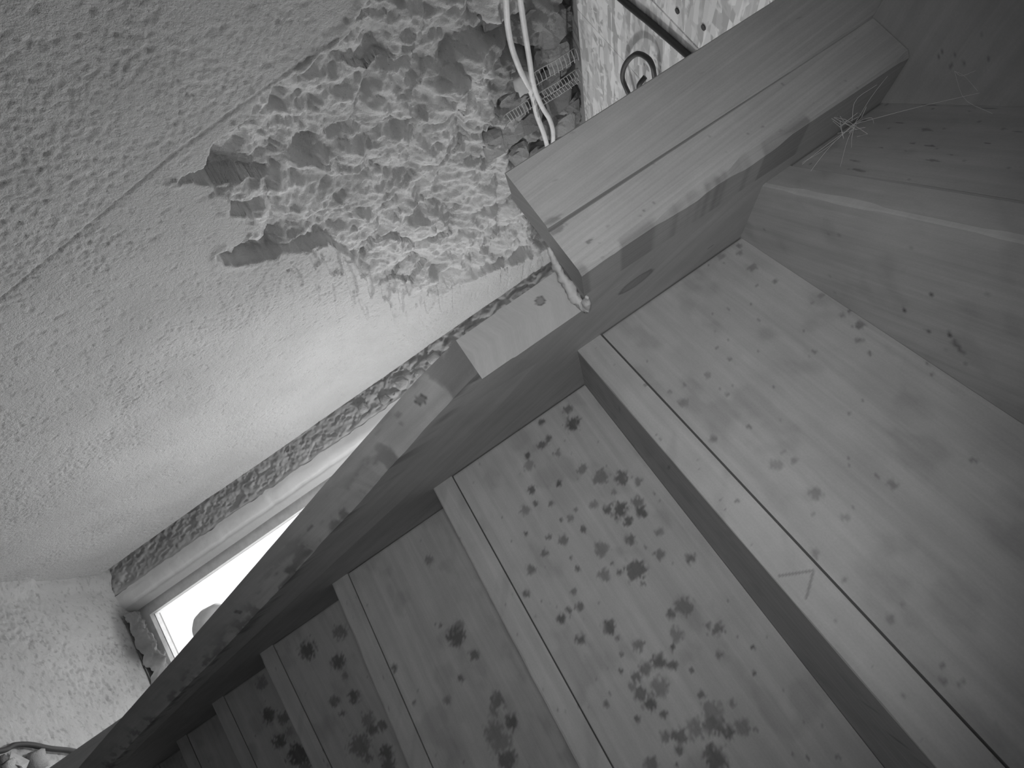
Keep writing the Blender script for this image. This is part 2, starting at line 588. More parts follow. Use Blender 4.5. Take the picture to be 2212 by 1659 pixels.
floor = struct(link('floor', np.vstack([fv, np.array(av2)]), ff + [tuple(i + len(fv) for i in q) for q in af2], FLOOR, attrs={'tone': np.concatenate([ft.ravel(), np.ones(len(av2))])}))
floor.data.polygons.foreach_set('use_smooth', [True] * len(ff) + [False] * len(af2)); floor.data.update()

# ceiling: joists' deck above, strand boards below, each board a piece
v, f = box_geo((XB - .2, YW - .2, ZC + .016), (XF + .2, YR + .2, ZC + .12))
ceiling = struct(link('ceiling', v, f, SMOOTH_PLASTER, attrs={'tone': np.full(len(v), .6)}))
for x0, x1 in ((XB, -.39), (-.388, .223), (.2262, .3965), (.398, .86), (.862, XF - .005)):
    v, f = box_geo((x0, YW + .012, ZC), (x1, YR, ZC + .016))
    link('strand_board', v, f, OSB, ceiling)
for i, (x, y) in enumerate([(.20, -.345), (.185, -.295), (.202, -.21), (.25, -.20)]):
    v, f = tube_geo([(x, y, ZC - .0015), (x, y, ZC + .004)], .004, 10)
    link('nail', v, f, NAIL, ceiling)

# the walls behind and beside the camera, with an added rear opening for fill light
av, af = join(box_geo((XB - .2, YW - .2, ZF - .1), (XB, -.80 + .2, .6)), box_geo((XB - .2, .45, ZF - .1), (XB, YR + .2, .6)),
              box_geo((XB - .2, -.60, ZF - .1), (XB, .45, -1.25)), box_geo((XB - .2, -.60, -.65), (XB, .45, .6)))
struct(link('wall_back', av, af, SMOOTH_PLASTER, attrs={'tone': np.full(len(av), .5)}))
v, f = box_geo((XB - .2, YR, ZF - .1), (XF + .2, YR + .2, .6))
struct(link('wall_right', v, f, SMOOTH_PLASTER, attrs={'tone': np.full(len(v), .5)}))


def window(name, x0, x1, ya, yb, za, zb, fw, mull):
    o = empty(name, (x0, (ya + yb) / 2, za))
    o['kind'] = 'structure'
    put_under(link('window_frame', *join(box_geo((x0, ya, za), (x1, ya + fw, zb)), box_geo((x0, yb - fw, za), (x1, yb, zb)), box_geo((x0, ya + fw, za), (x1, yb - fw, za + fw * .8)),
                                         box_geo((x0, ya + fw, zb - fw), (x1, yb - fw, zb)), box_geo((x0 + .004, mull - fw / 2, za + fw * .8), (x1 - .004, mull + fw / 2, zb - fw))), FRAME), o)
    xm = (x0 + x1) / 2
    for p, q in ((ya + fw, mull - fw / 2), (mull + fw / 2, yb - fw)):
        put_under(link('pane', *box_geo((xm - .002, p, za + fw * .8), (xm + .002, q, zb - fw)), GLASS), o)
    return o


window('window_1', XF + .058, XF + .10, WY0 + .058, WY1 - .02, WZ0, WZ1, .036, .10)
window('rear_fill_window', XB - .12, XB - .08, -.60, .45, -1.25, -.65, .05, -.07)  # added out of view, lets sky light in as fill from behind

# ------------------------------------------------------------------ the staircase, seen from beneath
stair = empty('staircase', (0.4, 0.4, ZF))
tag(stair, 'raw softwood winding staircase with mould-spotted risers, seen from its underside', 'staircase')
SPOT_A = [(0.1029,0.0098,0.0027,0.0027),(0.1417,0.0081,0.0029,0.0029),(0.0895,0.009,0.0017,0.0017),(0.1191,0.0372,0.0016,0.0016),(0.15,0.0313,0.0013,0.0013),(0.1578,0.0495,0.0009,0.0009),(0.1832,0.0254,0.0039,0.0039),(0.1878,0.0359,0.0021,0.0021),(0.1782,0.0351,0.0015,0.0015),(0.2123,0.0302,0.0042,0.0042),(0.2341,0.0322,0.0024,0.0024),(0.2334,0.0658,0.0024,0.0024),(0.2486,0.1076,0.0016,0.0016),(0.2892,0.0099,0.0022,0.0022),(0.3186,0.0121,0.0015,0.0015),(0.3239,0.0065,0.0016,0.0016),(0.2873,0.0199,0.0012,0.0012),(0.2617,0.0066,0.0013,0.0013),(0.2415,0.0041,0.0024,0.0024),(0.3495,0.0107,0.0013,0.0013),(0.3286,0.011,0.0011,0.0011),(0.0072,0.1362,0.0021,0.0021),(0.0141,0.1307,0.0028,0.0028),(0.0052,0.12,0.0031,0.0031),(0.0351,0.1271,0.0035,0.0035),(0.0594,0.1287,0.0016,0.0016),(0.0955,0.1396,0.0025,0.0025),(0.0966,0.1312,0.0011,0.0011),(0.1201,0.137,0.0024,0.0024),(0.1194,0.1419,0.0014,0.0014),(0.1336,0.1379,0.0035,0.0035),(0.1433,0.1284,0.0023,0.0023),(0.1554,0.1254,0.0017,0.0017),(0.0948,0.0579,0.0015,0.0015),(0.1498,0.0316,0.0011,0.0011),(0.1585,0.0491,0.0009,0.0009),(0.1346,0.0636,0.0014,0.0014),(0.0801,0.0574,0.0014,0.0014),(0.0951,0.0584,0.0015,0.0015),(0.0958,0.0375,0.0025,0.0025),(0.0911,0.0196,0.0019,0.0019),(0.0888,0.0092,0.0016,0.0016),(0.1047,0.0114,0.0027,0.0027),(0.1124,0.0365,0.0012,0.0012),(0.1194,0.0376,0.0015,0.0015),(0.1412,0.0081,0.0023,0.0023)]
SPOT_B = [(0.0089,-0.0819,0.0035,0.0035),(0.0136,-0.0532,0.0047,0.0047),(0.0305,-0.0568,0.007,0.007),(0.0308,-0.0951,0.0042,0.0042),(0.028,-0.0864,0.0033,0.0033),(0.0473,-0.087,0.0041,0.0041),(0.0307,-0.1135,0.0033,0.0033),(0.0407,-0.1166,0.0051,0.0051),(0.0763,-0.0766,0.0049,0.0049),(0.0941,-0.0653,0.007,0.007),(0.1069,-0.0501,0.0061,0.0061),(0.1183,-0.0397,0.0039,0.0039),(0.0639,-0.1276,0.0041,0.0041),(0.0756,-0.1019,0.0031,0.0031),(0.1141,-0.0643,0.0022,0.0022),(0.078,-0.1319,0.0027,0.0027),(0.0777,-0.1439,0.0049,0.0049),(0.0875,-0.1188,0.0031,0.0031),(0.1128,-0.0857,0.0039,0.0039),(0.1313,-0.0695,0.0074,0.0074),(0.1349,-0.0515,0.0055,0.0055),(0.1438,-0.0539,0.005,0.005),(0.1235,-0.0785,0.0047,0.0047),(0.1436,-0.069,0.0038,0.0038),(0.1062,-0.1025,0.0022,0.0022),(0.1104,-0.1118,0.003,0.003),(0.1062,-0.1197,0.0017,0.0017),(0.1676,-0.0521,0.0033,0.0033),(0.1263,-0.1076,0.0034,0.0034),(0.1241,-0.1283,0.0047,0.0047),(0.1137,-0.1375,0.0026,0.0026),(0.0979,-0.1544,0.0022,0.0022),(0.1586,-0.0769,0.0045,0.0045),(0.172,-0.0702,0.0016,0.0016),(0.1514,-0.1036,0.0062,0.0062),(0.124,-0.149,0.0038,0.0038),(0.1418,-0.1305,0.0017,0.0017),(0.1533,-0.1302,0.0025,0.0025),(0.1838,-0.0638,0.004,0.004),(0.201,-0.0439,0.0044,0.0044),(0.167,-0.1016,0.0016,0.0016),(0.1776,-0.1013,0.0024,0.0024),(0.1839,-0.0885,0.0085,0.0085),(0.1718,-0.1135,0.0053,0.0053),(0.196,-0.0897,0.0024,0.0024),(0.1292,-0.1677,0.0043,0.0043),(0.1453,-0.1824,0.0034,0.0034),(0.1679,-0.1445,0.0025,0.0025),(0.1815,-0.1471,0.0036,0.0036),(0.1789,-0.1565,0.0028,0.0028),(0.1814,-0.1667,0.0036,0.0036),(0.2298,-0.0728,0.0069,0.0069),(0.2292,-0.084,0.0035,0.0035),(0.2519,-0.0654,0.0026,0.0026),(0.2584,-0.0602,0.0045,0.0045),(0.2443,-0.0906,0.0053,0.0053),(0.21,-0.1343,0.0059,0.0059),(0.2211,-0.1324,0.0023,0.0023),(0.2051,-0.1611,0.004,0.004),(0.2347,-0.1219,0.005,0.005),(0.2502,-0.0995,0.0019,0.0019),(0.2335,-0.1374,0.0019,0.0019),(0.275,-0.0711,0.0029,0.0029),(0.2524,-0.1275,0.0053,0.0053),(0.2538,-0.1136,0.0053,0.0053),(0.2614,-0.1078,0.0037,0.0037),(0.2534,-0.1374,0.0041,0.0041),(0.2582,-0.1442,0.0041,0.0041),(0.265,-0.141,0.0052,0.0052),(0.2692,-0.126,0.007,0.007),(0.2434,-0.1454,0.0019,0.0019),(0.2754,-0.1383,0.0044,0.0044),(0.2902,-0.1006,0.0029,0.0029),(0.2864,-0.1341,0.0029,0.0029),(0.3032,-0.1009,0.0068,0.0068),(0.3111,-0.1061,0.0067,0.0067),(0.3067,-0.1199,0.0067,0.0067),(0.3044,-0.1332,0.005,0.005),(0.2998,-0.1428,0.0039,0.0039),(0.3219,-0.0997,0.0044,0.0044),(0.3239,-0.0886,0.0052,0.0052),(0.3287,-0.082,0.0021,0.0021),(0.2785,-0.1539,0.0022,0.0022),(0.2569,-0.1694,0.0022,0.0022),(0.3119,-0.1388,0.0028,0.0028),(0.3302,-0.1189,0.0086,0.0086),(0.309,-0.1625,0.005,0.005),(0.319,-0.1463,0.0021,0.0021),(0.2728,-0.0973,0.0022,0.0022),(0.2839,-0.0472,0.0015,0.0015),(0.2986,-0.0582,0.0014,0.0014),(0.3068,-0.0854,0.0025,0.0025),(0.3612,-0.0624,0.0013,0.0013)]
SPOT_C = [(0.0456,-0.2833,0.0055,0.0055),(0.1368,-0.2959,0.0103,0.0103),(0.1876,-0.3347,0.0045,0.0045),(0.1265,-0.3737,0.0036,0.0036),(0.1177,-0.3058,0.0021,0.0021),(0.1647,-0.2868,0.0055,0.0055),(0.1764,-0.3118,0.004,0.004),(0.2171,-0.2873,0.0078,0.0078),(0.222,-0.2961,0.0053,0.0053),(0.2417,-0.3047,0.0108,0.0108),(0.252,-0.3036,0.0107,0.0107),(0.2674,-0.3057,0.0094,0.0094),(0.1707,-0.3698,0.0025,0.0025),(0.1298,-0.2888,0.0065,0.0065),(0.2414,-0.2842,0.0072,0.0072)]
SPOT_D = [(0.0346,-0.5286,0.0112,0.0112),(0.0391,-0.4764,0.0096,0.0096),(0.0711,-0.4983,0.0095,0.0095),(0.0917,-0.4985,0.0047,0.0047),(0.156,-0.4975,0.0092,0.0092),(0.1689,-0.4975,0.0077,0.0077),(0.172,-0.4844,0.0061,0.0061),(0.1766,-0.5225,0.0138,0.0138),(0.1942,-0.5197,0.0061,0.0061),(0.1212,-0.5,0.0078,0.0078),(0.1115,-0.5269,0.0075,0.0075),(0.2026,-0.495,0.0091,0.0091),(0.2182,-0.5006,0.009,0.009),(0.13,-0.524,0.0043,0.0043)]
SPOT_E = [(0.018,-0.6938,0.0097,0.0097),(0.0665,-0.7067,0.0111,0.0111),(0.0829,-0.6865,0.0092,0.0092),(0.1092,-0.7077,0.011,0.011),(0.1425,-0.6908,0.0163,0.0163),(0.1199,-0.6515,0.0091,0.0091),(0.1627,-0.689,0.0108,0.0108),(0.1056,-0.6879,0.0073,0.0073)]
SPOT_M1 = [(0.007,0.2235,0.003,0.0008),(0.0661,0.2181,0.004,0.0014),(0.0688,0.2037,0.0021,0.0005),(0.0827,0.2027,0.0039,0.0006),(0.0521,0.1966,0.0015,0.0005),(0.0463,0.1807,0.0033,0.0006),(0.0567,0.1726,0.0068,0.0013),(0.1147,0.2092,0.0014,0.0005),(0.121,0.2213,0.0025,0.0005),(0.0844,0.2422,0.0056,0.0003),(0.0427,0.2436,0.0056,0.0004),(0.0393,0.2231,0.0034,0.0004),(0.0977,0.1897,0.0049,0.0007),(0.1032,0.1961,0.0032,0.0004)]
SPOT_T1 = [(-0.1251,0.1598,0.0029,0.0029),(-0.1273,0.155,0.0022,0.0022),(-0.1235,0.165,0.0022,0.0022),(-0.1099,0.1275,0.0019,0.0019),(-0.1125,0.1454,0.0014,0.0014),(-0.1774,0.161,0.0008,0.0008),(-0.1424,0.1295,0.0012,0.0012),(-0.12,0.1385,0.0009,0.0009),(-0.1134,0.1589,0.0012,0.0012),(-0.1231,0.1124,0.0008,0.0008)]
SPOT_P2 = [(-0.1782,0.03,0.0009,0.0009),(-0.1467,0.0164,0.001,0.001),(-0.1511,0.0159,0.0007,0.0007),(-0.1484,0.0258,0.0012,0.0012),(-0.156,0.0311,0.0017,0.0017),(-0.169,0.0408,0.0006,0.0006),(-0.1804,0.0623,0.0008,0.0008),(-0.1744,-0.0126,0.0016,0.0016),(-0.1558,0.0233,0.0012,0.0012)]
RSP = {-1: SPOT_M1, 0: SPOT_A, 1: SPOT_B, 2: SPOT_C, 3: SPOT_D, 4: SPOT_E}
LEN = 1.0


def riser_dir(k):
    a = PH[k + 1]
    return np.array([math.sin(a), math.cos(a), 0.0]), np.array([math.cos(a), -math.sin(a), 0.0])


def reach(k):
    """length along riser k until it meets the right wall"""
    d, _ = riser_dir(k)
    return (YR - .002) / d[1]


def make_riser(k):
    d, n = riser_dir(k)
    P0 = np.array([XS[k + 1], 0.0, 0.0])
    zb = -k * H + .0016
    zt = -(k - 1) * H - T - .0003 if k > -1 else ZLAND - .0003
    if k == 0:
        zt = 0.1431
    if k == -1:
        zb = .1431 + T + .0016
    L = reach(k) if k > -1 else 1.2
    s_det = .50
    nu, nv = (260, 90) if k < 2 else (200, 64)
    s = np.concatenate([np.linspace(.0012, s_det, nu - 6), np.linspace(s_det, L, 7)[1:]])
    nu = len(s)
    zz = np.linspace(zb, zt, nv)
    S, Zz = np.meshgrid(s, zz, indexing='ij')
    bow = .0010 * (fbm(S * 4 + k * 9, Zz * 6, 2) - .5)
    P = P0 + S[..., None] * d + (bow)[..., None] * n
    P[..., 2] = Zz
    rng = np.random.RandomState(40 + k)
    dens = {-1: 40, 0: 60, 1: 110, 2: 45, 3: 45, 4: 40}.get(k, 20)
    st = spots(S, Zz, RSP.get(k, []), seed=k + 3) * (.85 if k != 0 else .6)
    st = np.maximum(st, .55 * spots(S, Zz, specks(rng, dens, 0, .45, zb, zt), seed=k + 30))
    haze = sst(.55, .75, fbm(S * 30 + 7 * k, Zz * 45, 4))
    st = np.maximum(st, .18 * haze)
    st = np.maximum(st, .45 * sst(.004, .0, S) * (S < .006))
    V = P.reshape(-1, 3)
    F = grid_faces(nu, nv)[:, ::-1].tolist()
    th = .018
    # the board's body behind the face; its foot is rebated onto the tread
    n0 = len(V)
    b = []
    n = np.array([1.0 / d[1], 0.0, 0.0])      # thickness measured square to the face, ends cut flush with the string
    for (ss, z, e) in [(.0012, zb, 0), (L, zb, 0), (L, zt, 0), (.0012, zt, 0), (.0012, zb, th), (L, zb, th), (L, zt, th), (.0012, zt, th)]:
        b.append(P0 + ss * d + e * n + np.array([0, 0, z]))
    for (ss, z, e) in [(.0012, zb - .0017, .007), (L, zb - .0017, .007), (L, zb, .007), (.0012, zb, .007), (.0012, zb - .0017, th), (L, zb - .0017, th), (L, zb, th), (.0012, zb, th)]:
        b.append(P0 + ss * d + e * n + np.array([0, 0, z]))
    q = [(4, 5, 6, 7), (0, 4, 7, 3), (1, 2, 6, 5), (2, 3, 7, 6), (0, 1, 5, 4)]
    q += [(8, 9, 10, 11), (12, 15, 14, 13), (8, 11, 15, 12), (9, 13, 14, 10), (8, 12, 13, 9)]
    F += [tuple(i + n0 for i in r) for r in q]
    stain = np.concatenate([st.ravel(), np.zeros(len(b))])
    g = np.concatenate([np.stack([S, Zz, np.full_like(S, k * 3.1)], -1).reshape(-1, 3), np.zeros((len(b), 3))])
    put_under(link('riser', np.vstack([V, np.array(b)]), F, WOOD, attrs={'stain': stain, 'grain': g}), stair)


for k in range(-1, 8):
    make_riser(k)


PENCIL = [(.2397, .0030), (.2481, .0205), (.2580, .0068)]      # a pencilled carpenter's mark on one tread's back edge


def make_tread(k):
    d0, n0 = riser_dir(k)
    d1, n1 = riser_dir(k + 1)
    A0 = np.array([XS[k + 1], 0.0, 0.0]); A1 = np.array([XS[k + 2], 0.0, 0.0])
    zt = -k * H if k > -1 else .1431 + T
    zb = zt - T
    ys = np.concatenate([np.linspace(.0, .45, 640 if k == 0 else 220 if k < 2 else 120), np.linspace(.45, YR - .002, 6)[1:]])
    m_un = 60 if k == -1 else 12
    secs = []; G = []; ST = []
    rng = np.random.RandomState(70 + k)
    for y in ys:
        s0 = y / d0[1]; s1 = y / d1[1]
        pb = A0 + s0 * d0; pf = A1 + s1 * d1 + np.array([(.018 + .035) / d1[1], 0, 0])
        # waney lower arris at the back edge
        w = .0016 + .0035 * max(0, float(fbm(np.array([y * 40 + 5 * k]), np.array([k * 3.3]), 3)[0]) - .42)
        if k == -1:
            w = .0022 + .010 * max(0, float(fbm(np.array([y * 22 + 5 * k]), np.array([k * 3.3]), 4)[0]) - .40)
        row = []; 
        pts = [(0.0, zt + (zb + w - zt) * t) for t in np.linspace(0, 1, 14)] + [(w * .45, zb + w * .25)]
        L = np.linalg.norm((pf - pb)[:2])
        pts += [(w + (L - w) * t, zb) for t in np.linspace(0, 1, m_un)]
        pts += [(L + .006, zb + T * .5), (L, zt)]
        u = (pf - pb); u[2] = 0; u /= L
        for (a, z) in pts:
            p = pb + u * a; row.append((p[0], p[1], z))
            G.append((s0, a + (z - zb), k * 2.7 + 50))
        secs.append(row)
    Vv, F = loft(np.array(secs))
    if k == -1:
        st = spots(Vv[:, 0], Vv[:, 1], SPOT_T1, seed=5)
        st = np.maximum(st, .5 * spots(Vv[:, 0], Vv[:, 1], specks(rng, 60, -.3, 0, 0, .25), seed=6))
    else:
        gg = np.array(G)
        st = .5 * spots(gg[:, 0], gg[:, 1], specks(rng, 40, 0, .4, 0, .05), seed=8 + k)
        if k == 0:
            st = np.maximum(st, .45 * stroke(gg[:, 0], gg[:, 1], PENCIL, .0009))
    st = np.maximum(st, .14 * sst(.55, .75, fbm(Vv[:, 0] * 45, Vv[:, 1] * 45 + Vv[:, 2] * 60, 3)))
    put_under(link('tread', Vv, F, WOOD, attrs={'stain': st, 'grain': np.array(G)}), stair)


for k in range(-1, 7):
    make_tread(k)

# uppermost winder tread over the camera, notched round the post
poly = [(XS[0] + .024, -.006), (XS[0] + .02 - .75, .003 + .737), (-1.35, .80), (-1.35, -.034), (-.158, -.034), (-.131, -.036), (-.131, -.006)]
pv = []; n = len(poly)
for z in (ZLAND, ZLAND + .03):
    pv += [(x, y, z) for x, y in poly]
pf = [tuple(range(n))[::-1], tuple(range(n, 2 * n))] + [(i, (i + 1) % n, (i + 1) % n + n, i + n) for i in range(n)]
gx2, gy2 = np.meshgrid(np.linspace(-.36, -.04, 150), np.linspace(-.028, .20, 120), indexing='ij')
# face in view carries the marks: only where it lies on the board
keep = (gy2 < -(gx2 - (XS[0] + .02)) * 1.0 + .003) & ((gy2 > -.030) & ((gx2 < -.160) | (gy2 > .0) & (gx2 < -.0)))
idx = np.full(gx2.shape, -1); vv = []; 
c = 0
for i in range(gx2.shape[0]):
    for j in range(gx2.shape[1]):
        if keep[i, j]:
            idx[i, j] = c; c += 1; vv.append((gx2[i, j], gy2[i, j], ZLAND - .0002))
gf = []
for i in range(gx2.shape[0] - 1):
    for j in range(gx2.shape[1] - 1):
        q = (idx[i, j], idx[i, j + 1], idx[i + 1, j + 1], idx[i + 1, j])
        if min(q) >= 0:
            gf.append(tuple(int(t) + 2 * n for t in q))
allv = np.array(pv + vv)
rng = np.random.RandomState(5)
st = spots(allv[:, 0], allv[:, 1], SPOT_P2 + specks(rng, 40, -.3, -.1, -.03, .15, .0009), seed=9) * .8
put_under(link('tread', allv, pf + gf, WOOD, attrs={'stain': st, 'grain': np.stack([allv[:, 0], allv[:, 1], np.full(len(allv), 90.)], -1)}), stair)

# the inner string: plumb cut under the post, waney raking edge below
ox = [-.085, -.066, .016, .101, .2276, .383, .60, .80]
oz = [-.100, -.140, -.268, -.393, -.583, -.823, -1.15, ZF]
mx = [-.085, -.039, .008, .1075, .218, .402, .484, .82]
mz = [-.100, -.168, -.229, -.373, -.529, -.820, -.936, ZF]
ix = [-.085, -.040, -.0, .0503, .1556, .30, .45, .84]
iz = [-.070, -.060, -.098, -.172, -.360, -.62, -.86, ZF]
xs = np.concatenate([np.linspace(-.085, .01, 80), np.linspace(.012, .62, 280), [.70, .78, .85, .92, 1.0]])
secs = []; G = []
for x in xs:
    j = float(fbm(np.array([x * 55]), np.array([3.3]), 4)[0]) - .5
    j2 = float(fbm(np.array([x * 34]), np.array([8.3]), 4)[0]) - .5
    zo = np.interp(x, ox, oz) + .002 * j
    zm = max(np.interp(x, mx, mz) + .012 * j2, zo)
    zi = max(np.interp(x, ix, iz) - .006 * j, zm + .010)
    zi = min(zi, ZF + .02) if x > .80 else zi
    top = max(min(.2448, .20 - 1.40 * x), ZF + .03) if x > .0 else .2448
    zpb = -.010
    row = [(x, -.036, top)]
    row += [(x, -.036, zo + (top - zo) * t) for t in (.6, .2)]
    row += [(x, -.036 + .030 * t, zo + (zm - zo) * t + .003 * math.sin(math.pi * t)) for t in np.linspace(0, 1, 16)]
    row += [(x, -.006 + .006 * t, zm + (zi - zm) * t) for t in np.linspace(.2, 1, 6)]
    row += [(x, 0.0, zi + (top - zi) * t) for t in np.linspace(.02, 1, 170)]
    secs.append(row)
Vs, Fs = loft(np.array(secs))
Vb, Fb = box_geo((-.1120, -.036, -.0085), (-.0848, -.00002, .2448))
Fs = Fs + [tuple(i + len(Vs) for i in q) for q in Fb]; Vs = np.vstack([Vs, np.array(Vb)])
# plumb face as a fine grid of its own so that its knot shows
py, pz = np.meshgrid(np.linspace(-.036, -.0005, 34), np.linspace(-.0995, -.004, 70), indexing='ij')
pg = np.stack([np.full_like(py, -.0853), py, pz], -1).reshape(-1, 3)
nS = len(Vs)
Vs = np.vstack([Vs, pg]); Fs = Fs + [tuple(int(i) for i in q) for q in (grid_faces(34, 70, nS)).tolist()]
onface = Vs[:, 1] > -.0005
st = np.zeros(len(Vs))
knot = [(-.0672, .0345, .0088, .0160, .0), (-.0293, .1076, .0016, .003, 0)]
st = np.maximum(st, np.where(onface, .62 * knots(Vs[:, 0], Vs[:, 2], knot), 0))
st = np.maximum(st, np.where(np.arange(len(Vs)) >= nS, knots(Vs[:, 1], Vs[:, 2], [(-.0241, -.0331, .0036, .0040, 0)]), 0))
und = (Vs[:, 1] < -.001) & (np.arange(len(Vs)) < nS)
st = np.maximum(st, np.where(und, knots(Vs[:, 0], Vs[:, 1], [(-.0560, -.024, .0034, .0040, 0), (.0605, -.022, .004, .0012, .3), (.17, -.02, .003, .003, 0)]), 0))
# dark bark streaks along the waney arris
strk = sst(.52, .66, fbm(Vs[:, 0] * 60 - Vs[:, 2] * 20, (Vs[:, 2] + 1.45 * Vs[:, 0]) * 160, 3))
nearwane = np.exp(-(((Vs[:, 2] - np.interp(Vs[:, 0], mx, mz)) - .004) / .016) ** 2)
st = np.maximum(st, .65 * strk * nearwane * (np.arange(len(Vs)) < nS))
gr = np.stack([-Vs[:, 2] * .85 + Vs[:, 0] * .5, Vs[:, 0] * .85 + Vs[:, 2] * .5 + Vs[:, 1] * 1.3, np.full(len(Vs), 7.)], -1)
gr[nS:] = np.stack([Vs[nS:, 1] * .3, Vs[nS:, 2] + .4 * np.abs(Vs[nS:, 1] + .02), np.full(len(Vs) - nS, 9.)], -1)
put_under(link('inner_string', Vs, Fs, WOOD_EDGE, attrs={'stain': st, 'grain': gr}), stair)

# hung newel post of two boards
post = empty('newel_post', (-.12, -.045, -.009))
put_under(post, stair)
LEANX, LEANY = .052, .012


def post_board(y0, y1, z0, z1, x0, x1, wane, seed, marks):
    zs = np.linspace(z0, z1, 220)
    secs = []; G = []
    for z in zs:
        dx = LEANX * (z + .009); dy = LEANY * (z + .009) if wane is None else 0
        w = .0012
        if wane:
            w = .0015 + .012 * max(0, float(fbm(np.array([z * 24 + seed]), np.array([1.7]), 4)[0]) - .40)
        e = .0015
        ya = y0 + dy; yb = y1 + (LEANY * (z + .009) if wane is None else 0)
        row = [(x0 + dx + e, ya, z), (x0 + dx, ya + e, z)]
        row += [(x0 + dx, ya + e + (yb - w - ya - e) * t, z) for t in np.linspace(.03, 1, 40)]
        row += [(x0 + dx + w * 1.2, yb, z)]
        row += [(x0 + dx + w * 1.2 + (x1 - x0 - w * 1.2) * t, yb, z) for t in np.linspace(.05, 1, 14)]
        row += [(x1 + dx, ya, z)]
        secs.append(row)
    V, F = loft(np.array(secs))
    front = V[:, 0] < x0 + LEANX * (V[:, 2] + .009) + .001
    st = np.where(front, .6 * spots(V[:, 1], V[:, 2], marks, seed, .3), 0)
    rng = np.random.RandomState(seed)
    st = np.maximum(st, .4 * np.where(front, spots(V[:, 1], V[:, 2], specks(rng, 25, y0, y1, z0, min(z1, .25), .001), seed + 1), 0))
    if wane:
        st = np.maximum(st, .45 * np.exp(-((V[:, 1] - y1 + .002) / .0035) ** 2) * sst(.48, .62, fbm(V[:, 2] * 70, V[:, 1] * 30, 3)))
    g = np.stack([V[:, 2], V[:, 1] + V[:, 0] * 1.3, np.full(len(V), 20. + seed)], -1)
    return put_under(link('post_board', V, F, WOOD_RIDGED, attrs={'stain': st, 'grain': g}), post)


post_board(-.0885, -.0385, -.009, .62, -.149, -.111, None, 3, [(-.041, -.004, .003, .005)])
post_board(-.0362, .0003, -.010, ZLAND - .0005, -.149, -.111, True, 6, [(-.015, .007, .0010, .0028), (-.0345, -.004, .003, .005), (-.012, .046, .0008, .0008)])
# mortar squeezed out under the post
bead = smooth_path([(-.119, -.040, -.011), (-.108, -.032, -.012), (-.099, -.020, -.0125), (-.093, -.008, -.0125), (-.0925, .000, -.012), (-.100, .0022, -.0105), (-.110, .0018, -.0085)], 90)
rad = [.0012 + .0034 * math.sin(math.pi * min(1, max(0, i / 89))) ** .5 for i in range(90)]
bV, bF = tube_geo(bead, rad, 14)
bV = np.array(bV); bn = fbm(bV[:, 1] * 260 + bV[:, 2] * 190, bV[:, 0] * 260 + bV[:, 2] * 120, 4) - .5
cen = np.repeat(bead, 14, axis=0)
bV = cen + (bV - cen) * (1 + 1.5 * bn)[:, None] * np.array([1, 1, .7])
put_under(link('mortar_bead', bV, bF, MORTAR, smooth=True), post)

# lower newel at the foot of the string
lp = [(.640, -.088), (.70, -.088), (.70, -.037), (.640, -.037)]
secs = [[(x + 0.0, y, z) for x, y in lp] for z in np.linspace(ZF + .004, -.80, 12)]
V, F = loft(np.array(secs))
put_under(link('lower_newel', V, F, WOOD, attrs={'stain': np.zeros(len(V)), 'grain': np.stack([V[:, 2], V[:, 1] + V[:, 0], np.full(len(V), 33.)], -1)}), stair)

# ------------------------------------------------------------------ cables, wire, webs and the odds and ends
yc = YW + .006
c1 = [(.20, .2445), (.242, .2424), (.2899, .2386), (.3435, .2352), (.3941, .2339), (.4417, .237), (.491, .2447), (.5377, .2531), (.5967, .2555), (.6552, .26), (.72, .2635), (.80, .262)]
c2 = [(.21, .266), (.2569, .2641), (.307, .2621), (.3732, .2608), (.4362, .2584), (.4821, .2563), (.5299, .2595), (.5845, .2692), (.6295, .2793), (.6755, .2809), (.74, .270), (.80, .265)]
o = link('conduit', *tube_geo(smooth_path([(x, yc + .004 * math.sin(x * 30), z) for x, z in c1], 70), .0050, 10), WHITE_PVC, smooth=True)
tag(o, 'white conduit on the rubble wall, lower of the two running side by side', 'conduit', 'white conduits on the rubble wall')
o = link('conduit', *tube_geo(smooth_path([(x, yc + .003 + .002 * math.cos(x * 26), z) for x, z in c2], 70), .0048, 10), WHITE_PVC, smooth=True)
tag(o, 'white conduit on the rubble wall, upper one nearer the strand board ceiling', 'conduit', 'white conduits on the rubble wall')
V, F = stone_geo(.020, 77, .6)
dab = link('plaster_dab', np.array(V) * np.array([1.5, .9, 1]) + np.array([.485, YW + .002, .240]), F, MORTAR, smooth=True)
tag(dab, 'pale dab of plaster smeared over both white conduits beside the wire lath', 'plaster')

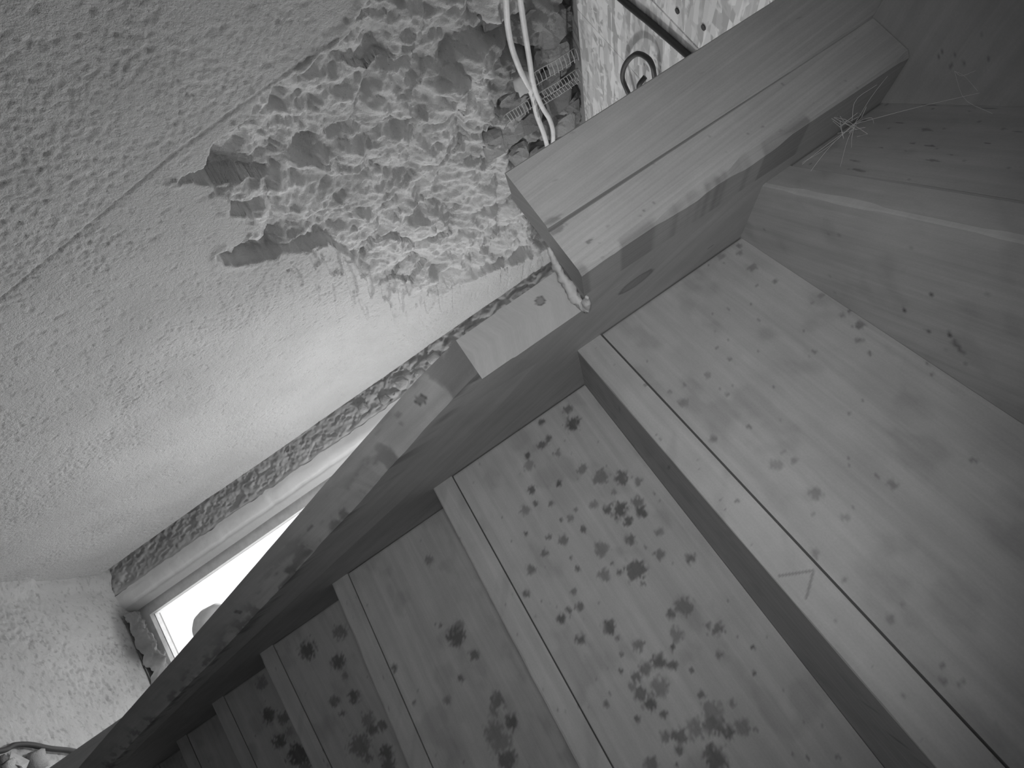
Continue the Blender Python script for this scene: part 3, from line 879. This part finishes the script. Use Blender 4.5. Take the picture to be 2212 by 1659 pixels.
lath = empty('wire_lath', (.53, YW, .23))
tag(lath, 'thin strips of wire lath crossing behind the white conduits', 'wire mesh')
yl = YW + .001
rails = [(.4805, .262, .4938, .3595), (.5146, .262, .5228, .3596), (.5399, .263, .550, .362), (.5607, .264, .5702, .3629), (.5793, .265, .5878, .3662), (.5344, .190, .5394, .252), (.5609, .192, .5693, .25)]
for i, (xa, za, xb, zb) in enumerate(rails):
    pts = smooth_path([(xa + .012 * (i < 5), yl + .012, za - .012), (xa, yl + .004, za), ((xa + xb) / 2, yl + .003, (za + zb) / 2), (xb, yl, min(zb, ZC - .002))], 16)
    put_under(link('wire', *tube_geo(pts, .0011, 6), WIRE, smooth=True), lath)
for a, b, nrung in ((0, 1, 11), (2, 3, 14), (3, 4, 14), (5, 6, 9)):
    for i in range(nrung):
        t = (i + .5) / nrung
        pa = np.array([rails[a][0] + (rails[a][2] - rails[a][0]) * t, yl + .003, rails[a][1] + (rails[a][3] - rails[a][1]) * t])
        pb = np.array([rails[b][0] + (rails[b][2] - rails[b][0]) * t, yl + .003, rails[b][1] + (rails[b][3] - rails[b][1]) * t + .004])
        put_under(link('wire', *tube_geo([pa, pa * .5 + pb * .5 + np.array([0, .003, 0]), pb + (pb - pa) * .25 * random.random()], .0007, 5), WIRE), lath)

o = link('ceiling_cable', *tube_geo(smooth_path([(.282, -.59, ZC - .005), (.270, -.47, ZC - .005), (.262, -.42, ZC - .005), (.256, -.39, ZC - .005), (.244, -.31, ZC - .005), (.230, -.2, ZC - .005), (.20, 0, ZC - .005)], 40), .0048, 10), BLACK_PVC, smooth=True)
tag(o, 'straight black cable clipped along the underside of the strand board ceiling', 'cable')
o = link('cable_loop', *tube_geo(smooth_path([(.47, -.415, .356), (.427, -.426, .345), (.402, -.437, .343), (.36, -.427, .342), (.318, -.403, .343), (.305, -.379, .344), (.313, -.367, .345), (.334, -.363, .347), (.37, -.358, .355)], 50), .0040, 8), BLACK_PVC, smooth=True)
tag(o, 'black cable hanging in a round loop below the strand board ceiling', 'cable')
hook = link('cable_clip', *tube_geo(smooth_path([(.364, -.391, .352), (.372, -.392, .344), (.384, -.394, .343), (.40, -.395, .350), (.41, -.396, .3575)], 16), .004, 8), BLACK_PVC, smooth=True)
tag(hook, 'small black hooked clip inside the hanging cable loop', 'clip')

# cobweb between post, risers and the upper tread
rng = np.random.RandomState(12)
geos = []
node = np.array([-.118, .012, .198])
targets = [(-.128, -.001, .236), (-.092, .006, .170), (-.118, .030, .172), (-.105, .003, .215), (-.135, .004, .215), (-.150, .050, .243), (-.100, .018, .160), (-.128, .016, .150), (-.122, .02, .205), (-.112, .022, .190), (-.126, .004, .190), (-.135, .012, .2)]
for t in targets:
    t = np.array(t); mid = (node + t) / 2 + rng.normal(0, .0025, 3)
    geos.append(tube_geo(smooth_path([node + rng.normal(0, .001, 3), mid, t], 8), .00010, 4))
for i in range(9):
    a = node + rng.normal(0, .004, 3); geos.append(tube_geo([a, a + rng.normal(0, .004, 3), a + rng.normal(0, .006, 3)], .00010, 4))
a = np.array([-.150, .030, .2425])
for t in [(-.165, .052, .230), (-.160, .040, .2425), (-.178, .070, .215)]:
    geos.append(tube_geo(smooth_path([a, (a + np.array(t)) / 2 + rng.normal(0, .002, 3), t], 8), .00009, 4))
o = link('cobweb', *join(*geos), WEB)
tag(o, 'wispy pale cobweb strung between the newel post and the winder riser', 'cobweb')

# on the sill of the bright window
cx, cy, cz = np.meshgrid(np.linspace(0, 1, 60), np.linspace(0, 1, 22), [0], indexing='ij')
cx = cx[..., 0]; cy = cy[..., 0]
by = -.462 + .24 * cx
bx = XF - .012 + .062 * cy
bz = ZF + .008 + .035 * np.sin(math.pi * np.clip(cy, 0, 1)) ** .8 * (.35 + .9 * cx) + .016 * np.abs(fbm(cx * 14, cy * 5, 4) - .5) * 2 + .01 * np.sin(cx * 26 + cy * 5) * cx
cvv = np.stack([bx, by, bz], -1).reshape(-1, 3)
sk = cvv.copy(); sk[:, 2] = ZF + .0065
fc_ = grid_faces(60, 22).tolist()
o = link('crumpled_sheet', np.vstack([cvv, sk]), [q[::-1] for q in fc_] + [tuple(i + len(cvv) for i in q) for q in fc_], CLOTH, smooth=True)
tag(o, 'grey crumpled sheeting bunched along the foot of the bright window', 'sheet')
prof = [(.0, .207), (.022, .208), (.046, .214), (.058, .228), (.063, .25), (.058, .285), (.03, .315), (.008, .325), (.0, .326)]
secs = []
for i in range(28):
    w = 2 * math.pi * i / 28
    secs.append([(r * math.cos(w), r * math.sin(w), z) for r, z in prof])
secs.append(secs[0])
V, F = loft(np.array(secs), closed=False)
lamp = empty('hanging_lampshade', (XF - .035, -.268, ZF + .2))
tag(lamp, 'pale globe lampshade hanging in front of the bright window', 'lampshade')
put_under(link('shade', V + np.array([XF - .035, -.268, ZF + .004]), F, CHINA, smooth=True), lamp)
put_under(link('cord', *tube_geo([(XF - .035, -.268, ZF + .32), (XF - .035, -.268, ZC - .001)], .002, 8), BLACK_PVC), lamp)

# on the floor by the wall
o = link('floor_cable', *tube_geo(smooth_path([(.74, -.22, ZF + .010), (.801, -.207, ZF + .012), (.829, -.209, ZF + .013), (.864, -.197, ZF + .014), (.903, -.175, ZF + .014), (.962, -.147, ZF + .014), (1.03, -.10, ZF + .012)], 40), .006, 8), BLACK_PVC, smooth=True)
tag(o, 'black cable lying in an arc on the dusty floor', 'cable')
scr = [(.822, -.200), (.842, -.165), (.836, -.150), (.820, -.160), (.808, -.180)]
V = [(x, y, ZF + .008 + .012 * (i % 2)) for i, (x, y) in enumerate(scr)] + [(x, y, ZF + .0065 + .012 * (i % 2)) for i, (x, y) in enumerate(scr)]
F = [(0, 1, 2, 3, 4), (9, 8, 7, 6, 5)] + [(i, i + 5, (i + 1) % 5 + 5, (i + 1) % 5) for i in range(5)]
o = link('paper_scrap', V, F, PAPER)
tag(o, 'torn pale scrap of paper on the floor beside the black cable', 'paper')
for i, (x, y, r, lab) in enumerate([(.808, -.172, .014, 'pale chip of rubble on the floor, left of the torn paper'), (.866, -.160, .022, 'grey lump of rubble on the floor, right of the torn paper'), (.80, -.192, .010, 'small dark crumb of rubble on the floor touching the cable')]):
    V, F = stone_geo(r, 95 + i, .6)
    o = link('rubble_chip', np.array(V)[:, [0, 2, 1]] + np.array([x, y, ZF + r * .5]), F, STONE, attrs={'tone': np.full(len(V), (1.6, 1.1, .5)[i])}, smooth=True)
    tag(o, lab, 'rubble', 'rubble chips on the floor')
